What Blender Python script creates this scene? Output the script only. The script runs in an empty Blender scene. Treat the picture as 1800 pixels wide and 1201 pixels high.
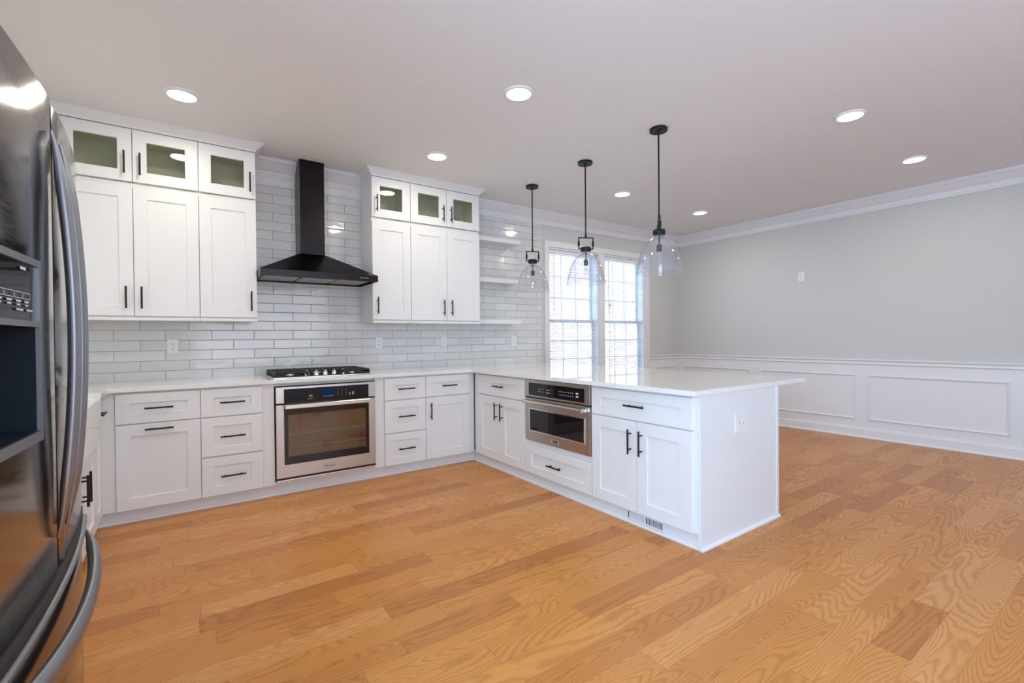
import bpy, bmesh, math, random
from mathutils import Vector, Matrix
random.seed(7)
PI = math.pi
sc = bpy.context.scene
COL = sc.collection

# ------------------------------------------------------------------ camera
cam_d = bpy.data.cameras.new('camera'); cam = bpy.data.objects.new('camera', cam_d); COL.objects.link(cam)
cam_d.sensor_width = 36.0; cam_d.lens = 16.5077; cam_d.clip_start = 0.02; cam_d.clip_end = 200
_r = Vector((0.81643845, -0.57735814, -0.00926475)); _u = Vector((0.0125309, 0.00167435, 0.99992008)); _f = Vector((0.57729648, 0.8164893, -0.00860182))
M = Matrix((( _r.x, _u.x, -_f.x, -0.98463), (_r.y, _u.y, -_f.y, -4.65554), (_r.z, _u.z, -_f.z, 1.22425), (0, 0, 0, 1)))
cam.matrix_world = M
sc.camera = cam

# ------------------------------------------------------------------ light and exposure
ZC = 2.81                                      # ceiling height
vs = sc.view_settings
vs.view_transform = 'Standard'; vs.look = 'None'; vs.gamma = 1.0; vs.use_curve_mapping = False
vs.exposure = 0.0
wd = bpy.data.worlds.new('World'); sc.world = wd; wd.use_nodes = True
bg = wd.node_tree.nodes['Background']; bg.inputs[0].default_value = (0.55, 0.77, 1.0, 1); bg.inputs[1].default_value = 7.0

def sun(rot, e, col):
    l = bpy.data.lights.new('sun', 'SUN'); l.energy = e; l.color = col; l.angle = 0.02
    o = bpy.data.objects.new('sun', l); COL.objects.link(o); o.rotation_euler = rot
sun((math.radians(48), 0, math.radians(-25)), 9.0, (1.0, 0.95, 0.88))

def area(name, loc, rot, sx, sy, e, col, spread=180):
    l = bpy.data.lights.new(name, 'AREA'); l.shape = 'RECTANGLE'; l.size = sx; l.size_y = sy; l.energy = e; l.color = col
    l.spread = math.radians(spread)
    o = bpy.data.objects.new(name, l); COL.objects.link(o); o.location = loc; o.rotation_euler = rot
    return o
# added fill lamps at the unseen front and left walls, then the dining window portal
area('fill_front_kitchen', (0.6, -7.33, 1.55), (PI/2, 0, 0), 2.6, 1.7, 62, (0.74, 0.84, 1.0))
area('fill_front_dining', (4.0, -7.33, 1.55), (PI/2, 0, 0), 2.2, 1.7, 13, (0.40, 0.60, 1.0))
area('fill_sink', (-2.0, -1.33, 1.62), (PI/2, 0, -PI/2), 0.95, 0.9, 4.5, (1.0, 0.95, 0.90))

area('fill_patio', (-2.0, -4.97, 1.12), (PI/2, 0, -PI/2), 1.75, 1.9, 150, (0.40, 0.67, 1.0))  # added cool fill lamp that brightens the peninsula fronts
pt = area('dining_window_portal', (3.83, .19, 1.5), (PI/2, 0, PI), 1.88, 1.76, 1, (1, 1, 1)); pt.data.cycles.is_portal = True

# ------------------------------------------------------------------ node helpers
def new_mat(name):
    m = bpy.data.materials.new(name); m.use_nodes = True
    nt = m.node_tree; b = nt.nodes['Principled BSDF']
    return m, nt, b
def mth(nt, op, a, b=None, c=None):
    n = nt.nodes.new('ShaderNodeMath'); n.operation = op
    for i, v in enumerate((a, b, c)):
        if v is None: continue
        if isinstance(v, (int, float)): n.inputs[i].default_value = v
        else: nt.links.new(v, n.inputs[i])
    return n.outputs[0]
def comb(nt, x, y, z):
    n = nt.nodes.new('ShaderNodeCombineXYZ')
    for i, v in enumerate((x, y, z)):
        if isinstance(v, (int, float)): n.inputs[i].default_value = v
        else: nt.links.new(v, n.inputs[i])
    return n.outputs[0]
def coords(nt, kind='Object'):
    t = nt.nodes.new('ShaderNodeTexCoord'); s = nt.nodes.new('ShaderNodeSeparateXYZ')
    nt.links.new(t.outputs[kind], s.inputs[0]); return t.outputs[kind], s.outputs
def noise(nt, vec, scale=5, detail=2, rough=.5, out=0):
    n = nt.nodes.new('ShaderNodeTexNoise'); n.inputs['Scale'].default_value = scale
    n.inputs['Detail'].default_value = detail; n.inputs['Roughness'].default_value = rough
    if vec is not None: nt.links.new(vec, n.inputs['Vector'])
    return n.outputs[out]
def wnoise(nt, vec):
    n = nt.nodes.new('ShaderNodeTexWhiteNoise'); n.noise_dimensions = '3D'; nt.links.new(vec, n.inputs['Vector'])
    return n.outputs
def ramp(nt, fac, stops):
    n = nt.nodes.new('ShaderNodeValToRGB'); e = n.color_ramp.elements
    while len(e) < len(stops): e.new(0.5)
    for el, (p, c) in zip(e, stops): el.position = p; el.color = (*c, 1)
    nt.links.new(fac, n.inputs[0]); return n.outputs[0]
def mix(nt, fac, a, b, mode='MIX'):
    n = nt.nodes.new('ShaderNodeMix'); n.data_type = 'RGBA'; n.blend_type = mode
    for i, v in ((0, fac), (6, a), (7, b)):
        if isinstance(v, (int, float)): n.inputs[i].default_value = v
        elif isinstance(v, tuple): n.inputs[i].default_value = (*v, 1)
        else: nt.links.new(v, n.inputs[i])
    return n.outputs[2]
def bump(nt, b, h, strength=.3, dist=.002):
    n = nt.nodes.new('ShaderNodeBump'); n.inputs['Strength'].default_value = strength; n.inputs['Distance'].default_value = dist
    nt.links.new(h, n.inputs['Height']); nt.links.new(n.outputs[0], b.inputs['Normal'])

def plain(name, col, rough=.5, metal=0.0, spec=.5, coat=0.0, var=.03, vscale=6, bmp=0.0, bscale=200):
    m, nt, b = new_mat(name)
    b.inputs['Roughness'].default_value = rough; b.inputs['Metallic'].default_value = metal
    b.inputs['Specular IOR Level'].default_value = spec; b.inputs['Coat Weight'].default_value = coat
    v, _ = coords(nt)
    c = mix(nt, noise(nt, v, vscale, 3), tuple(max(0, x*(1-var)) for x in col), tuple(min(1, x*(1+var)) for x in col))
    nt.links.new(c, b.inputs['Base Color'])
    if bmp: bump(nt, b, noise(nt, v, bscale, 2), bmp, .0006)
    return m

def brushed(name, col, rough=.28, axis='X', var=.10):
    m, nt, b = new_mat(name)
    b.inputs['Metallic'].default_value = 1.0
    v, s = coords(nt)
    k = {'X': (1.5, 300, 300), 'Z': (300, 300, 1.5), 'Y': (300, 1.5, 300)}[axis]
    vv = comb(nt, mth(nt, 'MULTIPLY', s[0], k[0]), mth(nt, 'MULTIPLY', s[1], k[1]), mth(nt, 'MULTIPLY', s[2], k[2]))
    n = noise(nt, vv, 1.0, 3)
    nt.links.new(mix(nt, n, tuple(x*(1-var) for x in col), tuple(min(1, x*(1+var)) for x in col)), b.inputs['Base Color'])
    nt.links.new(mth(nt, 'ADD', mth(nt, 'MULTIPLY', n, .14), rough-.07), b.inputs['Roughness'])
    bump(nt, b, n, .04, .0003)
    return m

def emit(name, col, strength):
    m = bpy.data.materials.new(name); m.use_nodes = True; nt = m.node_tree; nt.nodes.clear()
    e = nt.nodes.new('ShaderNodeEmission'); o = nt.nodes.new('ShaderNodeOutputMaterial')
    e.inputs[0].default_value = (*col, 1); e.inputs[1].default_value = strength
    nt.links.new(e.outputs[0], o.inputs[0]); return m

def thin_glass(name, tint=(1, 1, 1), rough=.0, ior=1.5, haze=0.0, hazecol=(.8, .85, .8)):
    """clear pane: fresnel mirror over a tinted see-through body, with a little surface haze"""
    m = bpy.data.materials.new(name); m.use_nodes = True; nt = m.node_tree; nt.nodes.clear()
    o = nt.nodes.new('ShaderNodeOutputMaterial'); f = nt.nodes.new('ShaderNodeFresnel')
    ge = nt.nodes.new('ShaderNodeNewGeometry')            # both faces of the pane mirror alike
    nt.links.new(mth(nt, 'ADD', ior, mth(nt, 'MULTIPLY', ge.outputs['Backfacing'], 1/ior-ior)), f.inputs[0])
    t = nt.nodes.new('ShaderNodeBsdfTransparent'); t.inputs[0].default_value = (*tint, 1)
    g = nt.nodes.new('ShaderNodeBsdfGlossy'); g.inputs['Roughness'].default_value = rough
    mx = nt.nodes.new('ShaderNodeMixShader'); nt.links.new(f.outputs[0], mx.inputs[0])
    body = t.outputs[0]
    if haze:
        d = nt.nodes.new('ShaderNodeBsdfDiffuse'); d.inputs[0].default_value = (*hazecol, 1)
        m2 = nt.nodes.new('ShaderNodeMixShader'); m2.inputs[0].default_value = haze
        nt.links.new(t.outputs[0], m2.inputs[1]); nt.links.new(d.outputs[0], m2.inputs[2]); body = m2.outputs[0]
    nt.links.new(body, mx.inputs[1]); nt.links.new(g.outputs[0], mx.inputs[2]); nt.links.new(mx.outputs[0], o.inputs[0])
    return m

# ------------------------------------------------------------------ materials
MAT = {}
MAT['cab'] = plain('cabinet_white', (.80, .80, .80), .34, var=.01)
MAT['ceil'] = plain('ceiling_paint', (.82, .815, .82), .9, var=.01, bmp=.05, bscale=300)
MAT['wall'] = plain('wall_greige', (.62, .61, .585), .8, var=.01, bmp=.04, bscale=300)
MAT['trim'] = plain('trim_white', (.80, .79, .80), .4, var=.01)
MAT['black'] = plain('matte_black_metal', (.018, .018, .02), .42, .6, var=.1)
MAT['iron'] = plain('cast_iron', (.012, .012, .013), .55, var=.2, bmp=.3, bscale=600)
MAT['steel'] = brushed('brushed_steel', (.56, .53, .50), .30, 'X')
MAT['steel_bright'] = brushed('bright_steel', (.78, .77, .76), .2, 'X', .04)
MAT['fridge'] = brushed('dark_steel', (.225, .212, .202), .13, 'X', .10)
MAT['fridge_handle'] = plain('fridge_handle_satin', (.30, .31, .335), .40, 1.0, var=.03)
MAT['fridge_side'] = plain('fridge_side_grey', (.07, .07, .075), .5, var=.05)
MAT['gasket'] = plain('gasket_black', (.01, .01, .011), .6, var=.1)
MAT['black_glass'] = plain('black_glass', (.008, .008, .010), .05, var=.1)
MAT['disp_dark'] = plain('dispenser_dark', (.006, .012, .020), .6, 0.0, .15, var=.3, vscale=20, bmp=.2, bscale=500)
MAT['chrome'] = plain('chrome', (.75, .75, .76), .14, 1.0, var=.02)
MAT['hood'] = brushed('black_steel_hood', (.030, .027, .028), .26, 'X', .12)
MAT['filter'] = plain('filter_mesh', (.42, .41, .40), .38, .9, var=.25, vscale=90, bmp=.5, bscale=220)
MAT['plastic'] = plain('outlet_white', (.82, .82, .81), .3, var=.01)
MAT['slot'] = plain('slot_dark', (.03, .03, .03), .7, var=.1)
MAT['sink'] = plain('fireclay_white', (.80, .79, .78), .12, var=.01)
MAT['cab_in'] = plain('cabinet_interior', (.80, .785, .66), .6, var=.02)
MAT['cab_glass'] = thin_glass('cabinet_glass', (.91, .92, .86), .01, 1.55)
MAT['pane'] = thin_glass('window_glass', (.96, .98, 1.0), 0, 1.45)
MAT['bell'] = thin_glass('pendant_glass', (.965, .97, .985), 0, 1.5, .035, (.85, .9, 1.0))
MAT['blind'] = plain('blind_white', (.78, .79, .80), .45, var=.02)
MAT['lamp'] = emit('lamp_glow', (1.0, .96, .90), 14.0)
MAT['filament'] = plain('filament', (.8, .45, .12), .3, 1.0, var=.1)
MAT['marks'] = plain('panel_marks', (.62, .64, .66), .5, var=.02)
MAT['rack'] = plain('oven_rack_wire', (.34, .27, .20), .4, .0, var=.1)
MAT['lcd'] = emit('oven_display', (.008, .03, .10), .8)
MAT['logo_dark'] = plain('logo_dark', (.12, .11, .10), .35, .8, var=.05)
MAT['vent_dark'] = plain('vent_dark', (.02, .05, .08), .7, var=.1)
MAT['concrete'] = plain('concrete_drive', (.60, .60, .58), .9, var=.08, vscale=2)
MAT['ext_white'] = plain('exterior_white', (.8, .8, .8), .6, var=.03)
MAT['roof'] = plain('roof_shingle', (.22, .21, .21), .9, var=.25, vscale=14)
MAT['grass'] = plain('lawn', (.25, .32, .14), .9, var=.3, vscale=9)

def quartz():
    m, nt, b = new_mat('quartz_white'); v, s = coords(nt)
    n = noise(nt, v, 1.6, 5, .6)
    vein = mth(nt, 'LESS_THAN', mth(nt, 'ABSOLUTE', mth(nt, 'SUBTRACT', n, .5)), .006)
    sp = noise(nt, v, 160, 2)
    c = mix(nt, sp, (.80, .785, .76), (.87, .86, .84))
    nt.links.new(mix(nt, mth(nt, 'MULTIPLY', vein, .12), c, (.55, .53, .50)), b.inputs['Base Color'])
    b.inputs['Roughness'].default_value = .03; b.inputs['Specular IOR Level'].default_value = .6
    return m
MAT['quartz'] = quartz()

def tile():
    m, nt, b = new_mat('glossy_subway_tile'); v, s = coords(nt)
    TW, TH = .3135, .0807
    row = mth(nt, 'FLOOR', mth(nt, 'DIVIDE', mth(nt, 'SUBTRACT', s[2], .903), TH))
    fz = mth(nt, 'FRACT', mth(nt, 'DIVIDE', mth(nt, 'SUBTRACT', s[2], .903), TH))
    odd = mth(nt, 'MODULO', mth(nt, 'ADD', row, 41), 2)
    xx = mth(nt, 'ADD', mth(nt, 'DIVIDE', mth(nt, 'ADD', s[0], .298+.3135*20), TW), mth(nt, 'MULTIPLY', odd, .5))
    col = mth(nt, 'FLOOR', xx); fx = mth(nt, 'FRACT', xx)
    dx = mth(nt, 'MULTIPLY', mth(nt, 'MINIMUM', fx, mth(nt, 'SUBTRACT', 1, fx)), TW)
    dz = mth(nt, 'MULTIPLY', mth(nt, 'MINIMUM', fz, mth(nt, 'SUBTRACT', 1, fz)), TH)
    d = mth(nt, 'MINIMUM', dx, dz)
    g = mth(nt, 'LESS_THAN', d, .0020)                     # grout line
    edge = mth(nt, 'MINIMUM', mth(nt, 'DIVIDE', d, .006), 1)
    w = wnoise(nt, comb(nt, col, row, 3.0))
    cc = mix(nt, w[0], (.665, .665, .655), (.735, .735, .725))
    nt.links.new(mix(nt, g, cc, (.27, .265, .255)), b.inputs['Base Color'])
    nt.links.new(mth(nt, 'ADD', mth(nt, 'MULTIPLY', g, .6), .10), b.inputs['Roughness'])
    wav = noise(nt, comb(nt, mth(nt, 'ADD', s[0], mth(nt, 'MULTIPLY', w[0], 7)), row, mth(nt, 'MULTIPLY', s[2], 1.5)), 7, 1)
    h = mth(nt, 'ADD', mth(nt, 'MULTIPLY', edge, .35), mth(nt, 'MULTIPLY', wav, 1.2))
    bump(nt, b, h, .55, .003)
    return m
MAT['tile'] = tile()

def oak():
    m, nt, b = new_mat('oak_planks'); v, s = coords(nt)
    W, L = .127, 1.55
    ry = mth(nt, 'DIVIDE', mth(nt, 'ADD', s[1], .02), W); row = mth(nt, 'FLOOR', ry); fy = mth(nt, 'FRACT', ry)
    ro = wnoise(nt, comb(nt, row, 11.0, 2.0))[0]
    uu = mth(nt, 'ADD', mth(nt, 'DIVIDE', s[0], L), mth(nt, 'MULTIPLY', ro, 17.0)); c = mth(nt, 'FLOOR', uu); fu = mth(nt, 'FRACT', uu)
    j = mth(nt, 'ADD', mth(nt, 'MULTIPLY', wnoise(nt, comb(nt, c, row, 5.0))[0], .42), .26)
    first = mth(nt, 'LESS_THAN', fu, j)
    pid = mth(nt, 'SUBTRACT', mth(nt, 'MULTIPLY', c, 2), first)
    w = wnoise(nt, comb(nt, pid, row, 1.0)); rnd = w[0]
    sp = nt.nodes.new('ShaderNodeSeparateColor'); nt.links.new(w[1], sp.inputs[0]); r1, r2, r3 = sp.outputs
    dl = mth(nt, 'MULTIPLY', mth(nt, 'MINIMUM', mth(nt, 'ABSOLUTE', mth(nt, 'SUBTRACT', fu, j)), mth(nt, 'MINIMUM', fu, mth(nt, 'SUBTRACT', 1, fu))), L)
    dw = mth(nt, 'MULTIPLY', mth(nt, 'MINIMUM', fy, mth(nt, 'SUBTRACT', 1, fy)), W)
    gap = mth(nt, 'MAXIMUM', mth(nt, 'LESS_THAN', dl, .0012), mth(nt, 'LESS_THAN', dw, .0006))
    # growth rings: contours of a field stretched along the plank, so cathedral arches appear on some boards
    px = mth(nt, 'ADD', s[0], mth(nt, 'MULTIPLY', r1, 91)); py = mth(nt, 'ADD', s[1], mth(nt, 'MULTIPLY', r2, 53))
    wob = noise(nt, comb(nt, mth(nt, 'MULTIPLY', px, 9), mth(nt, 'MULTIPLY', py, 26), rnd), 1, 2)
    f1 = noise(nt, comb(nt, mth(nt, 'MULTIPLY', px, .80), mth(nt, 'MULTIPLY', py, 5.2), mth(nt, 'MULTIPLY', rnd, 40)), 1, 1, .4)
    field = mth(nt, 'ADD', f1, mth(nt, 'MULTIPLY', wob, .030))
    freq = mth(nt, 'ADD', mth(nt, 'MULTIPLY', r3, 70), 70)
    ring = mth(nt, 'ADD', mth(nt, 'MULTIPLY', mth(nt, 'SINE', mth(nt, 'MULTIPLY', field, mth(nt, 'MULTIPLY', freq, 2.2))), .5), .5)
    ring = mth(nt, 'POWER', ring, 2.2)
    pores = noise(nt, comb(nt, mth(nt, 'MULTIPLY', px, 16), mth(nt, 'MULTIPLY', py, 330), 0), 1, 2)
    pore = mth(nt, 'MULTIPLY', mth(nt, 'GREATER_THAN', pores, .60), .35)
    base = ramp(nt, rnd, [(0, (.48, .178, .038)), (.3, (.59, .242, .052)), (.65, (.63, .270, .064)), (1, (.66, .312, .100))])
    dark = mix(nt, 1.0, base, (.60, .50, .42), 'MULTIPLY')
    col = mix(nt, mth(nt, 'MULTIPLY', mth(nt, 'MULTIPLY', ring, .72), mth(nt, 'ADD', mth(nt, 'MULTIPLY', pores, 1.3), .15)), base, dark)
    col = mix(nt, pore, col, dark)
    big = noise(nt, comb(nt, mth(nt, 'MULTIPLY', px, 1.5), mth(nt, 'MULTIPLY', py, 9), rnd), 1, 2)
    col = mix(nt, mth(nt, 'MULTIPLY', big, .30), col, mix(nt, 1.0, base, (.85, .74, .66), 'MULTIPLY'))
    kn = nt.nodes.new('ShaderNodeTexVoronoi'); nt.links.new(comb(nt, mth(nt, 'MULTIPLY', s[0], .9), mth(nt, 'MULTIPLY', s[1], 1.7), 0), kn.inputs['Vector']); kn.inputs['Scale'].default_value = 1.1
    knot = mth(nt, 'LESS_THAN', kn.outputs['Distance'], .014)
    col = mix(nt, mth(nt, 'MULTIPLY', knot, .8), col, (.10, .045, .018))
    col = mix(nt, mth(nt, 'MULTIPLY', gap, .62), col, (.16, .08, .035))
    nt.links.new(col, b.inputs['Base Color'])
    nt.links.new(mth(nt, 'ADD', mth(nt, 'MULTIPLY', ring, .08), .33), b.inputs['Roughness'])
    b.inputs['Specular IOR Level'].default_value = .45
    bump(nt, b, mth(nt, 'ADD', mth(nt, 'MULTIPLY', gap, -1.0), mth(nt, 'MULTIPLY', pore, -.12)), .25, .0015)
    return m
MAT['oak'] = oak()

def oven_window():
    """dark reflective oven glass with a faint oil-film colouring"""
    m, nt, b = new_mat('oven_window_glass'); v, s = coords(nt)
    n = noise(nt, v, 5.5, 1, .4)
    c = ramp(nt, n, [(.28, (.055, .022, .034)), (.42, (.10, .060, .032)), (.55, (.078, .072, .036)), (.70, (.12, .062, .036))])
    nt.links.new(c, b.inputs['Base Color']); b.inputs['Roughness'].default_value = .08
    b.inputs['Specular IOR Level'].default_value = .9; b.inputs['Specular Tint'].default_value = (1, .82, .66, 1)
    return m
MAT['oven_window'] = oven_window()

def brick():
    m, nt, b = new_mat('red_brick'); v, s = coords(nt)
    t = nt.nodes.new('ShaderNodeTexBrick'); nt.links.new(comb(nt, mth(nt, 'ADD', s[0], s[1]), s[2], 0), t.inputs['Vector'])
    t.inputs['Scale'].default_value = 1; t.inputs['Brick Width'].default_value = .21; t.inputs['Row Height'].default_value = .075
    t.inputs['Mortar Size'].default_value = .007
    t.inputs['Color1'].default_value = (.24, .145, .145, 1); t.inputs['Color2'].default_value = (.32, .215, .21, 1); t.inputs['Mortar'].default_value = (.5, .47, .46, 1)
    nt.links.new(t.outputs[0], b.inputs['Base Color']); b.inputs['Roughness'].default_value = .9
    return m
MAT['brick'] = brick()

# ------------------------------------------------------------------ mesh helpers
class MB:
    def __init__(self): self.v = []; self.f = []; self.sm = []
    def add(self, vs, fs, smooth=False):
        o = len(self.v); self.v += [tuple(p) for p in vs]; self.f += [tuple(i+o for i in f) for f in fs]; self.sm += [smooth]*len(fs)
    def bm(self, bm, smooth=False):
        bm.verts.index_update(); self.add([v.co[:] for v in bm.verts], [[v.index for v in f.verts] for f in bm.faces], smooth); bm.free()
    def box(self, x0, x1, y0, y1, z0, z1, bev=0.0, seg=2):
        x0, x1 = sorted((x0, x1)); y0, y1 = sorted((y0, y1)); z0, z1 = sorted((z0, z1))
        vs = [(x, y, z) for x in (x0, x1) for y in (y0, y1) for z in (z0, z1)]
        fs = [(0, 1, 3, 2), (4, 6, 7, 5), (0, 4, 5, 1), (2, 3, 7, 6), (0, 2, 6, 4), (1, 5, 7, 3)]
        if not bev: self.add(vs, fs); return self
        b = bmesh.new(); bv = [b.verts.new(p) for p in vs]
        for f in fs: b.faces.new([bv[i] for i in f])
        bmesh.ops.bevel(b, geom=b.edges[:], offset=bev, segments=seg, affect='EDGES', profile=.5)
        self.bm(b); return self
    def prism(self, poly, a0, a1, axis):
        """poly: 2-D outline in the plane across axis, extruded from a0 to a1"""
        def P(p, a): return {'x': (a, p[0], p[1]), 'y': (p[0], a, p[1]), 'z': (p[0], p[1], a)}[axis]
        n = len(poly); vs = [P(p, a0) for p in poly]+[P(p, a1) for p in poly]
        fs = [tuple(range(n)), tuple(range(2*n-1, n-1, -1))]+[(i, i+n, (i+1) % n+n, (i+1) % n) for i in range(n)]
        self.add(vs, fs); return self
    def lathe(self, prof, c=(0, 0, 0), n=32, axis='z', caps=True, smooth=True):
        vs = []; fs = []
        for (r, h) in prof:
            for k in range(n):
                a = 2*PI*k/n; p = (r*math.cos(a), r*math.sin(a), h)
                if axis == 'y': p = (p[0], p[2], p[1])
                if axis == 'x': p = (p[2], p[0], p[1])
                vs.append((p[0]+c[0], p[1]+c[1], p[2]+c[2]))
        m = len(prof)
        for i in range(m-1):
            for k in range(n): fs.append((i*n+k, i*n+(k+1) % n, (i+1)*n+(k+1) % n, (i+1)*n+k))
        self.add(vs, fs, smooth)
        if caps:
            self.add(vs[:n], [tuple(range(n-1, -1, -1))]); self.add(vs[-n:], [tuple(range(n))])
        return self
    def cyl(self, p0, p1, r, n=14, r1=None):
        p0 = Vector(p0); p1 = Vector(p1); d = (p1-p0).normalized(); r1 = r if r1 is None else r1
        a = d.orthogonal().normalized(); b = d.cross(a)
        vs = [tuple(p+(a*math.cos(2*PI*k/n)+b*math.sin(2*PI*k/n))*rr) for p, rr in ((p0, r), (p1, r1)) for k in range(n)]
        self.add(vs, [(k, (k+1) % n, (k+1) % n+n, k+n) for k in range(n)], True)
        self.add(vs[:n], [tuple(range(n-1, -1, -1))]); self.add(vs[n:], [tuple(range(n))]); return self
    def sweep(self, pts, sec, upv=(0, 0, 1), scale=None):
        """sweep a closed 2-D section (side, up) along pts; scale per point (s_side, s_up)"""
        pts = [Vector(p) for p in pts]; n = len(sec); vs = []
        for i, p in enumerate(pts):
            t = (pts[min(i+1, len(pts)-1)]-pts[max(i-1, 0)]).normalized()
            side = t.cross(Vector(upv)).normalized(); up = side.cross(t).normalized()
            s = scale[i] if scale else (1, 1)
            for (a, b) in sec: vs.append(tuple(p+side*(a*s[0])+up*(b*s[1])))
        fs = [(i*n+k, i*n+(k+1) % n, (i+1)*n+(k+1) % n, (i+1)*n+k) for i in range(len(pts)-1) for k in range(n)]
        self.add(vs, fs, True); self.add(vs[:n], [tuple(range(n-1, -1, -1))]); self.add(vs[-n:], [tuple(range(n))]); return self
    def frame(self, x0, x1, z0, z1, wx, wz, y0, y1, bev=.0):
        """rectangular ring in the xz plane as one welded ring"""
        def ring(y, a, b): return [(x0+a, y, z0+b), (x1-a, y, z0+b), (x1-a, y, z1-b), (x0+a, y, z1-b)]
        vs = ring(y0, 0, 0)+ring(y0, wx, wz)+ring(y1, 0, 0)+ring(y1, wx, wz)
        fs = []
        for k in range(4):
            j = (k+1) % 4
            fs += [(k, j, 4+j, 4+k), (8+k, 12+k, 12+j, 8+j), (k, 8+k, 8+j, j), (4+k, 4+j, 12+j, 12+k)]
        self.add(vs, fs); return self
    def build(self, name, mat, parent=None, loc=(0, 0, 0), rotz=0, recalc=True):
        me = bpy.data.meshes.new(name); me.from_pydata(self.v, [], self.f)
        b = bmesh.new(); b.from_mesh(me)
        for f, s in zip(b.faces, self.sm): f.smooth = s
        if recalc: bmesh.ops.recalc_face_normals(b, faces=b.faces[:])
        b.to_mesh(me); b.free()
        me.materials.append(MAT[mat] if isinstance(mat, str) else mat)
        o = bpy.data.objects.new(name, me); COL.objects.link(o)
        if parent: o.parent = parent
        else: o.location = loc; o.rotation_euler = (0, 0, rotz)
        return o

def tag(o, label=None, cat=None, group=None, kind=None):
    if label: o['label'] = label
    if cat: o['category'] = cat
    if group: o['group'] = group
    if kind: o['kind'] = kind
    return o
def thing(name, label, cat, loc=(0, 0, 0), rotz=0, group=None, kind=None):
    o = bpy.data.objects.new(name, None); COL.objects.link(o); o.empty_display_size = .1
    o.location = loc; o.rotation_euler = (0, 0, rotz)
    return tag(o, label, cat, group, kind)
def struct(name, mb, mat, label=None, cat=None):
    return tag(mb.build(name, mat), label, cat, None, 'structure')
def kids(o): return [c for c in bpy.data.objects if c.parent == o]
def copy_tree(o, parent=None):
    c = o.copy(); COL.objects.link(c); c.parent = parent
    for ch in kids(o): copy_tree(ch, c)
    return c
def text_mesh(name, s, size, mat, parent, loc, shear=0, ext=.0006):
    """lettering facing local -y"""
    cu = bpy.data.curves.new(name, 'FONT'); cu.body = s; cu.size = size; cu.extrude = ext; cu.align_x = 'CENTER'; cu.align_y = 'CENTER'; cu.shear = shear
    t = bpy.data.objects.new(name+'_tmp', cu); COL.objects.link(t)
    dg = bpy.context.evaluated_depsgraph_get(); me = bpy.data.meshes.new_from_object(t.evaluated_get(dg))
    bpy.data.objects.remove(t); me.transform(Matrix.Rotation(PI/2, 4, 'X')); me.transform(Matrix.Translation(loc))
    me.materials.clear(); me.materials.append(MAT[mat])
    o = bpy.data.objects.new(name, me); COL.objects.link(o); o.parent = parent; return o

# ------------------------------------------------------------------ room shell
XL, XR, YF = -2.06, 5.61, -7.4
struct('floor', MB().box(XL-.2, XR+.2, YF-.2, .2, -.12, 0), 'oak', 'honey oak plank floor running through the kitchen and dining area', 'floor')
struct('ceiling', MB().box(XL-.2, XR+.2, YF-.2, .2, ZC, ZC+.12), 'ceil', 'smooth painted white ceiling with recessed lights', 'ceiling')
WX0, WX1, WZ0, WZ1 = 2.885, 4.77, .62, 2.385          # dining window opening
wb = MB()
wb.box(XL-.2, WX0, 0, .2, 0, ZC); wb.box(WX1, XR+.2, 0, .2, 0, ZC); wb.box(WX0, WX1, 0, .2, 0, WZ0); wb.box(WX0, WX1, 0, .2, WZ1, ZC)
struct('wall_back', wb, 'wall', 'pale greige back wall around the dining window', 'wall')
struct('wall_right', MB().box(XR, XR+.2, YF, 0, 0, ZC), 'wall', 'long greige wall on the right above white wainscot panels', 'wall')
wl = MB(); SY0, SY1, SZ0, SZ1 = -1.83, -.83, 1.12, 2.12
wl.box(XL-.2, XL, YF, -5.92, 0, ZC); wl.box(XL-.2, XL, -5.92, -4.02, 2.12, ZC); wl.box(XL-.2, XL, -4.02, SY0, 0, ZC); wl.box(XL-.2, XL, SY1, 0, 0, ZC); wl.box(XL-.2, XL, SY0, SY1, 0, SZ0); wl.box(XL-.2, XL, SY0, SY1, SZ1, ZC)
struct('wall_left', wl, 'wall', 'left kitchen wall behind the refrigerator and sink', 'wall')
wf = MB(); FW = [(-.75, 1.95), (2.85, 5.15)]
xs = XL-.2
for a, b_ in FW:
    wf.box(xs, a, YF-.2, YF, 0, ZC); wf.box(a, b_, YF-.2, YF, 0, .65); wf.box(a, b_, YF-.2, YF, 2.45, ZC); xs = b_
wf.box(xs, XR+.2, YF-.2, YF, 0, ZC)
struct('wall_front', wf, 'wall', 'greige wall behind the viewer with two added window openings', 'wall')

# tiled backsplash skin up to the ceiling, between the left wall and the dining window
struct('wall_tiles', MB().box(XL, 2.766, -.010, 0, .90, ZC), 'tile', 'glossy white subway tile wall behind the range hood, counter to ceiling', 'tile wall')

# ceiling cornice of the room and its lower bead
CP = [(0, 2.585), (.010, 2.585), (.016, 2.592), (.016, 2.600), (.010, 2.608), (.010, 2.66), (.018, 2.664), (.022, 2.676), (.014, 2.688), (.014, 2.71), (.03, 2.722), (.052, 2.745), (.078, 2.772), (.094, 2.782), (.10, 2.792), (.10, ZC), (0, ZC)]
def flip(p, base, s): return [(base+s*a, z) for a, z in p]
CPW = [(0, 2.648), (.014, 2.648), (.020, 2.656), (.020, 2.668), (.012, 2.678), (.012, 2.715), (.03, 2.724), (.052, 2.745), (.078, 2.772), (.094, 2.782), (.10, 2.792), (.10, ZC), (0, ZC)]
struct('trim_1', MB().prism(flip(CP, -.010, -1), -.4672, .4825, 'x'), 'trim', 'white cornice over the tiles on both sides of the hood chimney', 'cornice')
struct('trim_2', MB().prism(flip(CPW, 0, -1), 1.66, XR, 'x'), 'trim', 'white cornice along the back wall above the dining window', 'cornice')
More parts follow.
